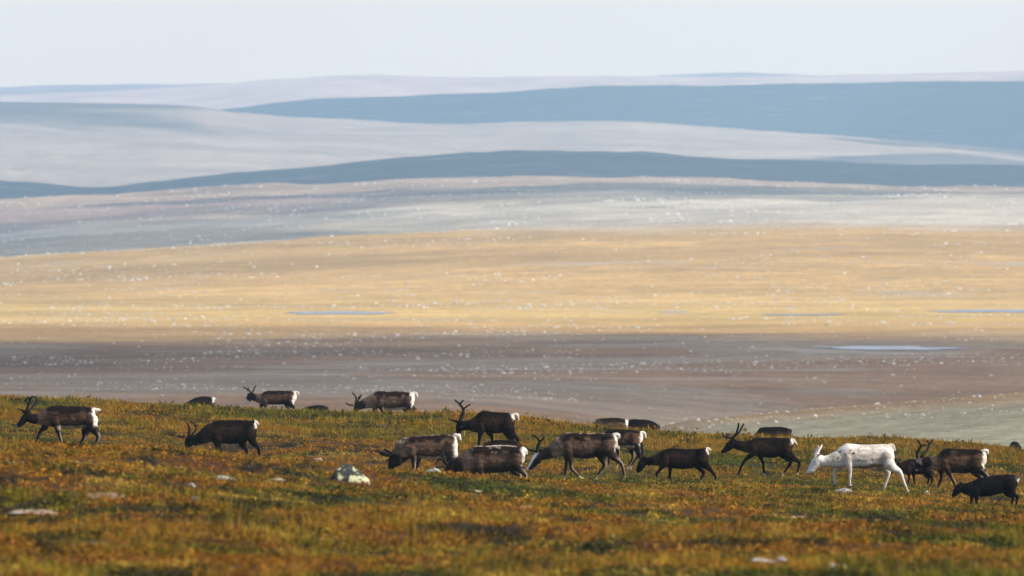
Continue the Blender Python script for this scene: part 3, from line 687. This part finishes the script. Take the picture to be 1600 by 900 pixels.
    inh = smooth(1.7, 1.0, dm_ / hr) * smooth(xl, xl - .1, x)
    lay(inh, face)
    tt = di / (len(hc) - 1)
    if D.get('whiteface'):
        pa = hc[np.minimum(di + 1, len(hc) - 1)] - hc[np.maximum(di - 1, 0)]; nrm = np.stack([pa[:, 1], -pa[:, 0]], 1); nrm /= np.linalg.norm(nrm, axis=1)[:, None] + 1e-9
        s_ = ((co[:, [0, 2]] - hc[di]) * nrm).sum(1) / hr; s_ = np.where(nrm[:, 0] < 0, s_, -s_)
        lay(inh * smooth(.3, .6, s_) * smooth(.12, .28, tt), (.72, .66, .60)); lay(inh * smooth(.86, .95, tt), (.70, .64, .58))
    if D.get('whitenose'): lay(inh * smooth(.55, .8, tt), (.6, .55, .5))
    if D.get('facestripe'): lay(inh * smooth(.22, .3, tt) * smooth(.55, .45, tt), (.30, .22, .18))
    if D['coat'] in ('brown', 'grey') and not D.get('whiteface'): lay(inh * smooth(.9, .98, tt) * .6, (.35, .3, .26))
    # rump and tail
    rw = D['rump'] * m * .66
    back_lim = xr + .028 - rw * np.interp(v, [-.6, .1, .5, .9], [1.4, .9, .75, 1.0])
    hi = .55 if D['coat'] in ('dark', 'black') else -.15
    if D['id'] in 'FHUVS': rump = side
    lay(smooth(-.045, .045, x - back_lim + nz * .16 + nzf * .09) * smooth(hi - .1, hi + .15, v), rump)
    td = np.sqrt(((co[:, None, [0, 2]] - tp[None]) ** 2).sum(-1)).min(1)
    lay(smooth(.075, .055, td / size) * (x > xr - .02), rump if D['coat'] != 'black' else (.05, .04, .035))
    if D['coat'] == 'black': lay(smooth(.05, .03, np.hypot(x - tp[-1, 0], z - tp[-1, 1])), (.5, .45, .4))
    # legs
    below = smooth(.02, -.10, v) * (x > xl - .3) * (1 - inh)
    lay(below * (1 - smooth(-.02, .03, x - back_lim) * (D['rump'] > 25)), legc)
    for C_, yo, kind in legs:
        dl = np.sqrt(((co[:, None, [0, 2]] - C_[None]) ** 2).sum(-1) + (y[:, None] - yo[None]) ** 2 * .6); li = dl.argmin(1); ld = dl.min(1); ft = li / (len(C_) - 1)
        on = smooth(.075, .05, ld) * (v < .05)
        dx = x - C_[li, 0]
        if D['coat'] in ('brown', 'grey'):
            lay(on * smooth(.005, .03, dx) * smooth(.35, .55, ft) * .6, (.34, .27, .21))       # sunlit rear edge painted into the leg colour
        if D['coat'] != 'black': lay(on * smooth(.86, .9, ft) * smooth(.985, .95, ft) * (.9 if D['coat'] != 'dark' or D.get('whitehoof') else .25), (.34, .29, .24))
        lay(on * smooth(.965, .985, ft), (.012, .010, .009))
    if D.get('speck'):
        sp = fbm(x * 16 + 4, z * 16 + y * 9, 2)
        lay(smooth(.68, .76, sp) * smooth(.5, .8, v) * .6, (.26, .19, .14)); lay(smooth(.955, .995, v) * smooth(.12, .2, u) * smooth(.7, .6, u) * .8, (.50, .42, .34))
    if D['id'] in 'KJDI': lay(smooth(.95, 1.0, v) * smooth(.45, .6, fbm(x * 14, y * 14 + d, 2)) * .7, (.42, .33, .26))  # sunlit rim along the back, painted into the coat
    if D.get('darkhead'): lay(smooth(xl - .1, xl - .35, x), face)
    if D.get('spots'):
        for q in ((570,318,12),(716,332,17),(628,350,9),(770,318,8),(680,300,9),(772,410,9),(442,412,8),(545,385,10)):
            c2 = lp(q); rr = q[2] * m; lay(smooth(rr * 1.25, rr * .7, np.hypot(x - c2[0], (z - c2[1]) * (1.3)) + nzf * .01) * (y < 0), (.02, .015, .012))
        lay(smooth(.6, .72, fbm(x * 5 + 2, z * 5 + y * 4 + 8, 3) + .1 * smooth(.4, .9, v)) * .5, (.30, .21, .15)); lay(smooth(.12, .0, v + nz * .2) * smooth(.15, .3, u) * smooth(.75, .6, u) * .7, (.13, .09, .06)); lay(smooth(xl + .12, xl - .02, x) * smooth(.9, 1.05, v + nz * .3) * .4, (.28, .2, .15))  # middle layer paints shade onto the underside of the belly
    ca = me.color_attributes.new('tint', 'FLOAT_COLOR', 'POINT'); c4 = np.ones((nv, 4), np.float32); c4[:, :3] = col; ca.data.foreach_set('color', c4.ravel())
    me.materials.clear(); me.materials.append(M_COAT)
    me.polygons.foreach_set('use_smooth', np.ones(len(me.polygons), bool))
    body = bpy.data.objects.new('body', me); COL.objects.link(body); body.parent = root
    # ears and eyes
    hd = lp(D['head'][0]); hd1 = lp(D['head'][1]); hr0 = D['head'][0][2] * m; ax = hd1 - hd; ax /= np.linalg.norm(ax); up = np.array([-ax[1], ax[0]]); up = up if up[1] * 1.0 + up[0] * .6 > 0 else -up
    white = D['coat'] == 'white'
    for s_ in (-1, 1):
        b = hd + up * hr0 * .6 - ax * hr0 * .35; tip = b + (np.array([.6, .55]) * .11) * size * (1 if calf else .95); pth = catmull([b, (b + tip) / 2 + np.array([.01, .012]), tip], 4)
        rr = np.interp(np.linspace(0, 1, len(pth)), [0, .45, 1], [.018, .032, .006]) * size
        vs, fs = tube(pth, rr, .45, s_ * np.linspace(hr0 * .55, hr0 * .55 + .07 * size, len(pth)))
        raw_mesh('ear', vs, fs, M_EAR_WHITE if white else M_EAR, root)
        e = hd + (hd1 - hd) * .75 + up * hr0 * .28; vs, fs = tube(np.array([e, e + ax * .012]), np.array([.017, .017]) * size, 1.0, np.full(2, s_ * hr0 * .68))
        raw_mesh('eye', vs, fs, M_EYE, root)
    # antlers
    for a_i, lines in enumerate(D['antlers']):
        s_ = -1 if a_i == 0 else 1; vs, fs = [], []
        b0 = lp(lines[0][0])
        for li, ln in enumerate(lines):
            p = catmull([lp(q) for q in ln], 7); s = np.linspace(0, 1, len(p))
            r = (np.interp(s, [0, .6, 1], [.024, .021, .017]) if li == 0 else np.interp(s, [0, .6, 1], [.019, .017, .013])) * (1.22 if D['id'] != 'M' else 1.65)
            far_ = np.clip(np.linalg.norm(p - b0, axis=1), 0, .8); brow = D['id'] != 'I' and li > 0 and p[-1][0] < b0[0] - .08 and abs(p[-1][1] - b0[1]) < .16
            yo = s_ * (hr0 * .35 + (far_ * .42 if not brow else far_ * .08))
            a, b = tube(p, r, 1.0, yo); o = len(vs); vs += a; fs += [tuple(i + o for i in f) for f in b]
        raw_mesh('antler', vs, fs, M_ANTLER_WHITE if white else M_ANTLER, root)
    return root
def raw_mesh(name, vs, fs, mat, parent=None):
    me = bpy.data.meshes.new(name); me.from_pydata([tuple(v) for v in vs], [], fs)
    me.polygons.foreach_set('use_smooth', np.ones(len(me.polygons), bool)); me.materials.append(mat)
    o = bpy.data.objects.new(name, me); COL.objects.link(o); o.parent = parent; return o
for D in DEER: build_deer(D)

# ------------------------------------------------------------------ stones
import bmesh
def rock_mesh(seed, sub=3, rough=.28):
    bm = bmesh.new(); bmesh.ops.create_icosphere(bm, subdivisions=sub, radius=1.0); r = np.random.default_rng(seed)
    pl = [(v / np.linalg.norm(v), .42 + .38 * r.random()) for v in r.normal(size=(11, 3))]
    for v in bm.verts:
        p = np.array(v.co)
        for nn_, h in pl:
            t = p @ nn_
            if t > h: p = p - nn_ * (t - h) * .85
        p = p * (1 + rough * (fbm(np.array([p[0] * 1.6 + seed]), np.array([p[1] * 1.6 + p[2] * 1.3]), 3)[0] - .5))
        v.co = p
    vs = np.array([v.co[:] for v in bm.verts]); fs = np.array([[v.index for v in f.verts] for f in bm.faces]); bm.free(); return vs, fs
RK = {'lichen': ((.030, .030, .030), (.42, .42, .25), .3), 'green': ((.07, .085, .075), (.27, .31, .27), .4), 'grey': ((.13, .12, .105), (.32, .30, .26), .4),
      'white': ((.24, .22, .19), (.46, .43, .38), .5), 'beige': ((.19, .13, .08), (.34, .26, .18), .4), 'pink': ((.17, .095, .05), (.25, .16, .10), .4)}
ROCKS = [(546,756,70,24,'lichen','dark boulder blotched with yellow-green lichen, largest stone in the foreground'), (676,744,50,26,'green','grey-green rock under the grazing pair in the hollow'),
 (1318,772,46,13,'grey','grey stone in the grass below the white reindeer'), (499,722,17,7,'white','small white stone right of the dark grazing reindeer'),
 (352,751,38,11,'grey','grey stone on the brow below the dark grazing reindeer'), (428,757,36,12,'beige','beige stone just right of the grey stone on the brow'),
 (300,765,16,7,'white','small pale stone below the grey stone on the brow'), (303,787,26,10,'green','greenish stone in the left foreground heather'), (251,811,16,11,'beige','round beige pebble in the left foreground'),
 (45,814,96,13,'beige','long pale slab at the left edge'), (20,728,60,7,'pink','low pinkish slab at the left edge below the first reindeer'), (150,783,100,20,'pink','bare pinkish stony hump in the left foreground'),
 (152,855,46,10,'beige','pale flat stone low in the left foreground'), (190,858,16,9,'white','whitish pebble beside the pale flat stone'), (735,771,44,9,'beige','beige flat stone below the speckled grazing reindeer'),
 (610,798,18,9,'beige','left one of two pale pebbles in the central foreground'), (627,798,14,7,'beige','right one of two pale pebbles in the central foreground'), (818,799,40,8,'beige','flat beige stone in the central foreground'),
 (955,846,20,9,'grey','grey stone low in the central foreground'), (1240,813,60,6,'beige','thin pale slab in the right foreground'), (1190,881,50,9,'white','row-like whitish stone near the bottom at right'),
 (1221,889,18,8,'white','whitish pebble beside the long whitish stone at bottom right'), (1301,891,22,11,'white','bright white stone at the bottom right'), (1319,897,13,9,'white','smaller bright stone touching the bottom edge at right'),
 (1003,571,13,5,'white','pale boulder on the shadowed plain above the mid herd'), (850,578,20,6,'white','wide pale boulder on the shadowed plain above the herd'), (1450,774,12,10,'white','small whitish stone between the white reindeer and the black calf')]
for i, (px, py, wd, ht, kind, lab) in enumerate(ROCKS):
    d = hit(px, py - 1, 1000 if py < 600 else 70) if px != 676 else 237.0
    vs, fs = rock_mesh(100 + i); sx = wd * K * d * .5; sz = ht * K * d
    x = float(X(px, d)); z = float(ground_z(x, d)); b_, l_, a_ = RK[kind]
    sq = 1.2 if i == 0 else (.34 if kind == 'pink' else .4 if kind == 'beige' else .6)
    zc_ = z + (.02 - .15 * sz if d < 400 else .1)
    if px == 676: sz = (float(Z(731, d)) - z) ; zc_ = z; sq = 1.0; sx *= 1.35
    vs = vs * np.array([sx, sx * .7, sz * sq / max(.5, vs[:, 2].max())])
    o = mesh_obj('rock', vs, fs, mat_rock('stone_' + kind, b_, l_, a_, i * 3.1)); o.location = (x, d, zc_); o.rotation_euler = (0, 0, 0.25 * math.sin(i * 5))
    tag(o, lab, 'rock', 'stones among the heather')

def scatter_rocks():
    octv = np.array([[1, 0, 0], [-1, 0, 0], [0, 1, 0], [0, -1, 0], [0, 0, 1], [0, 0, -1]], float); octf = np.array([[0, 2, 4], [2, 1, 4], [1, 3, 4], [3, 0, 4], [2, 0, 5], [1, 2, 5], [3, 1, 5], [0, 3, 5]])
    tvs = [octv * np.random.default_rng(k_).uniform(.6, 1.25, (6, 1)) for k_ in range(8)]; tf = octf
    N = 260000; px = rng.uniform(-300, 1900, N); d = 1.0 / rng.uniform(1 / 8000, 1 / 760, N) ; far_n = N // 2
    d[:far_n] = rng.uniform(1100, 7700, far_n)
    x = X(px, d); cl = fbm(x / 38 + 11, d / 95, 4); cl2 = fbm(x / 7 + 3, d / 22 + 8, 2)
    dens = np.interp(d, [760, 1000, 1200, 2100, 2600, 4400, 8000], [.3, .35, .45, .42, .5, .7, .9])
    keep = ((cl + .30 * (cl2 - .5) > .60) & (rng.random(N) < .45 * dens)) | (rng.random(N) < .03 * dens)
    for xx, dd, zz, hx, hd, lab in pond_geo: keep &= ~((np.abs(x - xx) < hx * 1.5) & (np.abs(d - dd) < hd + 60))
    px, d, x = px[keep], d[keep], x[keep]; n = len(x); z = ground_z(x, d)
    s = (0.10 + .10 * rng.random(n) + .34 * rng.random(n) ** 7.0) * .66 * np.clip(d / 1900, .45, 2.1) * (1 + .6 * smooth(4500, 5600, d))
    V_, F_ = [], []; rot = rng.uniform(0, 6.28, n); o = 0
    for k_ in range(8):
        ix = np.where(np.arange(n) % 8 == k_)[0]; t = tvs[k_]
        c, s2 = np.cos(rot[ix])[:, None], np.sin(rot[ix])[:, None]
        vx = (t[None, :, 0] * c - t[None, :, 1] * s2) * s[ix, None] * 1.5 + x[ix, None]; vy = (t[None, :, 0] * s2 + t[None, :, 1] * c) * s[ix, None] * 1.5 + d[ix, None]; vz = t[None, :, 2] * s[ix, None] * .85 + z[ix, None] + .1 * s[ix, None]
        V_.append(np.stack([vx, vy, vz], -1).reshape(-1, 3)); F_.append((tf[None] + (np.arange(len(ix)) * 6)[:, None, None]).reshape(-1, 3) + o); o += len(ix) * 6
    m = NT('pale_boulder'); c = coords(m); b = m.bsdf(m.ramp(m.noise(c, .35, 3), [(.35, (.26, .23, .19)), (.65, (.62, .58, .51))]), .95, .1); m.l(b.outputs[0], m.out.inputs[0])
    tag(mesh_obj('scattered_boulders', np.concatenate(V_), np.concatenate(F_), m.m, smooth_=False), 'countless pale boulders strewn over the plain', kind='stuff')
    print('boulders', n)
scatter_rocks()

# ------------------------------------------------------------------ low heath plants (leafy dwarf shrubs and grass tufts)
def plants():
    def shrub(r):
        T = []
        for i in range(11):
            a = r.uniform(0, 6.28); q = r.random() ** .5; h = (1 - .55 * q * q) * r.uniform(.35, 1.0)
            c = np.array([q * math.cos(a) * .8, q * math.sin(a) * .8, h]); s = r.uniform(.17, .28); e1 = r.normal(size=3); e1 /= np.linalg.norm(e1); e2 = np.cross(e1, r.normal(size=3)); e2 /= np.linalg.norm(e2)
            T += [c + e1 * s, c - e1 * s * .5 + e2 * s * .7, c - e1 * s * .5 - e2 * s * .7]
        return np.array(T)
    def grass(r):
        T = []
        for i in range(7):
            a = r.uniform(0, 6.28); b = np.array([math.cos(a), math.sin(a), 0]) * r.uniform(0, .35); ln = r.uniform(.6, 1.35); tip = b + np.array([math.cos(a) * .45 * r.random(), math.sin(a) * .45 * r.random(), ln])
            p = np.array([math.cos(a + 1.57 + r.normal() * .5), math.sin(a + 1.57 + r.normal() * .5), 0]) * r.uniform(.045, .08); T += [b - p, b + p, tip]
        return np.array(T)
    V_, C_ = [], []
    def put(n, da, db, gen, hmin, hmax, wide, kind):
        d = rng.uniform(da, db, n); px = rng.uniform(-140, 1740, n); x = X(px, d); z = ground_z(x, d)
        if kind == 'g':
            k_ = fbm(x / 2.2 + 60, d / 4 + 2, 3) + .25 * smooth(285, 315, d) + .10 * smooth(180, 240, d) > .50
            d, px, x, z = d[k_], px[k_], x[k_], z[k_]
        n = len(d)
        col = heath(x, d, .14)
        if kind == 'g': col = col * .6 + .4 * HEATH_GAIN * np.where(rng.random(n)[:, None] < .4, STRAW, OLIVE * 1.4)
        col = col * rng.uniform(.66, 1.28, n)[:, None]
        s = rng.uniform(hmin, hmax, n) * (.7 + .6 * fbm(x / 1.3 + 22, d / 2 + 4, 2)); wv = wide * rng.uniform(.8, 1.3, n)
        rot = rng.uniform(0, 6.28, n); var = rng.integers(0, 14, n)
        T = np.array([gen(np.random.default_rng(900 + q)) for q in range(14)])[var]
        c, s_ = np.cos(rot)[:, None], np.sin(rot)[:, None]
        vx = (T[:, :, 0] * c - T[:, :, 1] * s_) * (s * wv)[:, None] + x[:, None]; vy = (T[:, :, 0] * s_ + T[:, :, 1] * c) * (s * wv)[:, None] + d[:, None]; vz = T[:, :, 2] * s[:, None] + z[:, None] - .01
        V_.append(np.stack([vx, vy, vz], -1).reshape(-1, 3))
        nt_ = T.shape[1] // 3; lj = rng.uniform(.62, 1.4, (n, nt_)); cc = np.repeat((col[:, None, :] * lj[:, :, None]), 3, axis=1); C_.append(cc.reshape(-1, 3))
    put(44000, 84, 150, shrub, .04, .11, 1.15, 's'); put(98000, 150, 345, shrub, .045, .105, 1.3, 's')
    put(26000, 84, 150, grass, .08, .17, .8, 'g'); put(34000, 150, 347, grass, .06, .15, .9, 'g')
    put(9000, 296, 330, grass, .08, .19, .7, 'g'); put(420, 306, 326, shrub, .12, .24, .8, 's')
    v = np.concatenate(V_); f = np.arange(len(v)).reshape(-1, 3)
    tag(mesh_obj('heath_plants', v, f, M_LEAF, smooth_=False, cols=np.clip(np.concatenate(C_), 0, .9)), 'low heather, dwarf birch and grass in autumn colours', kind='stuff')
plants()
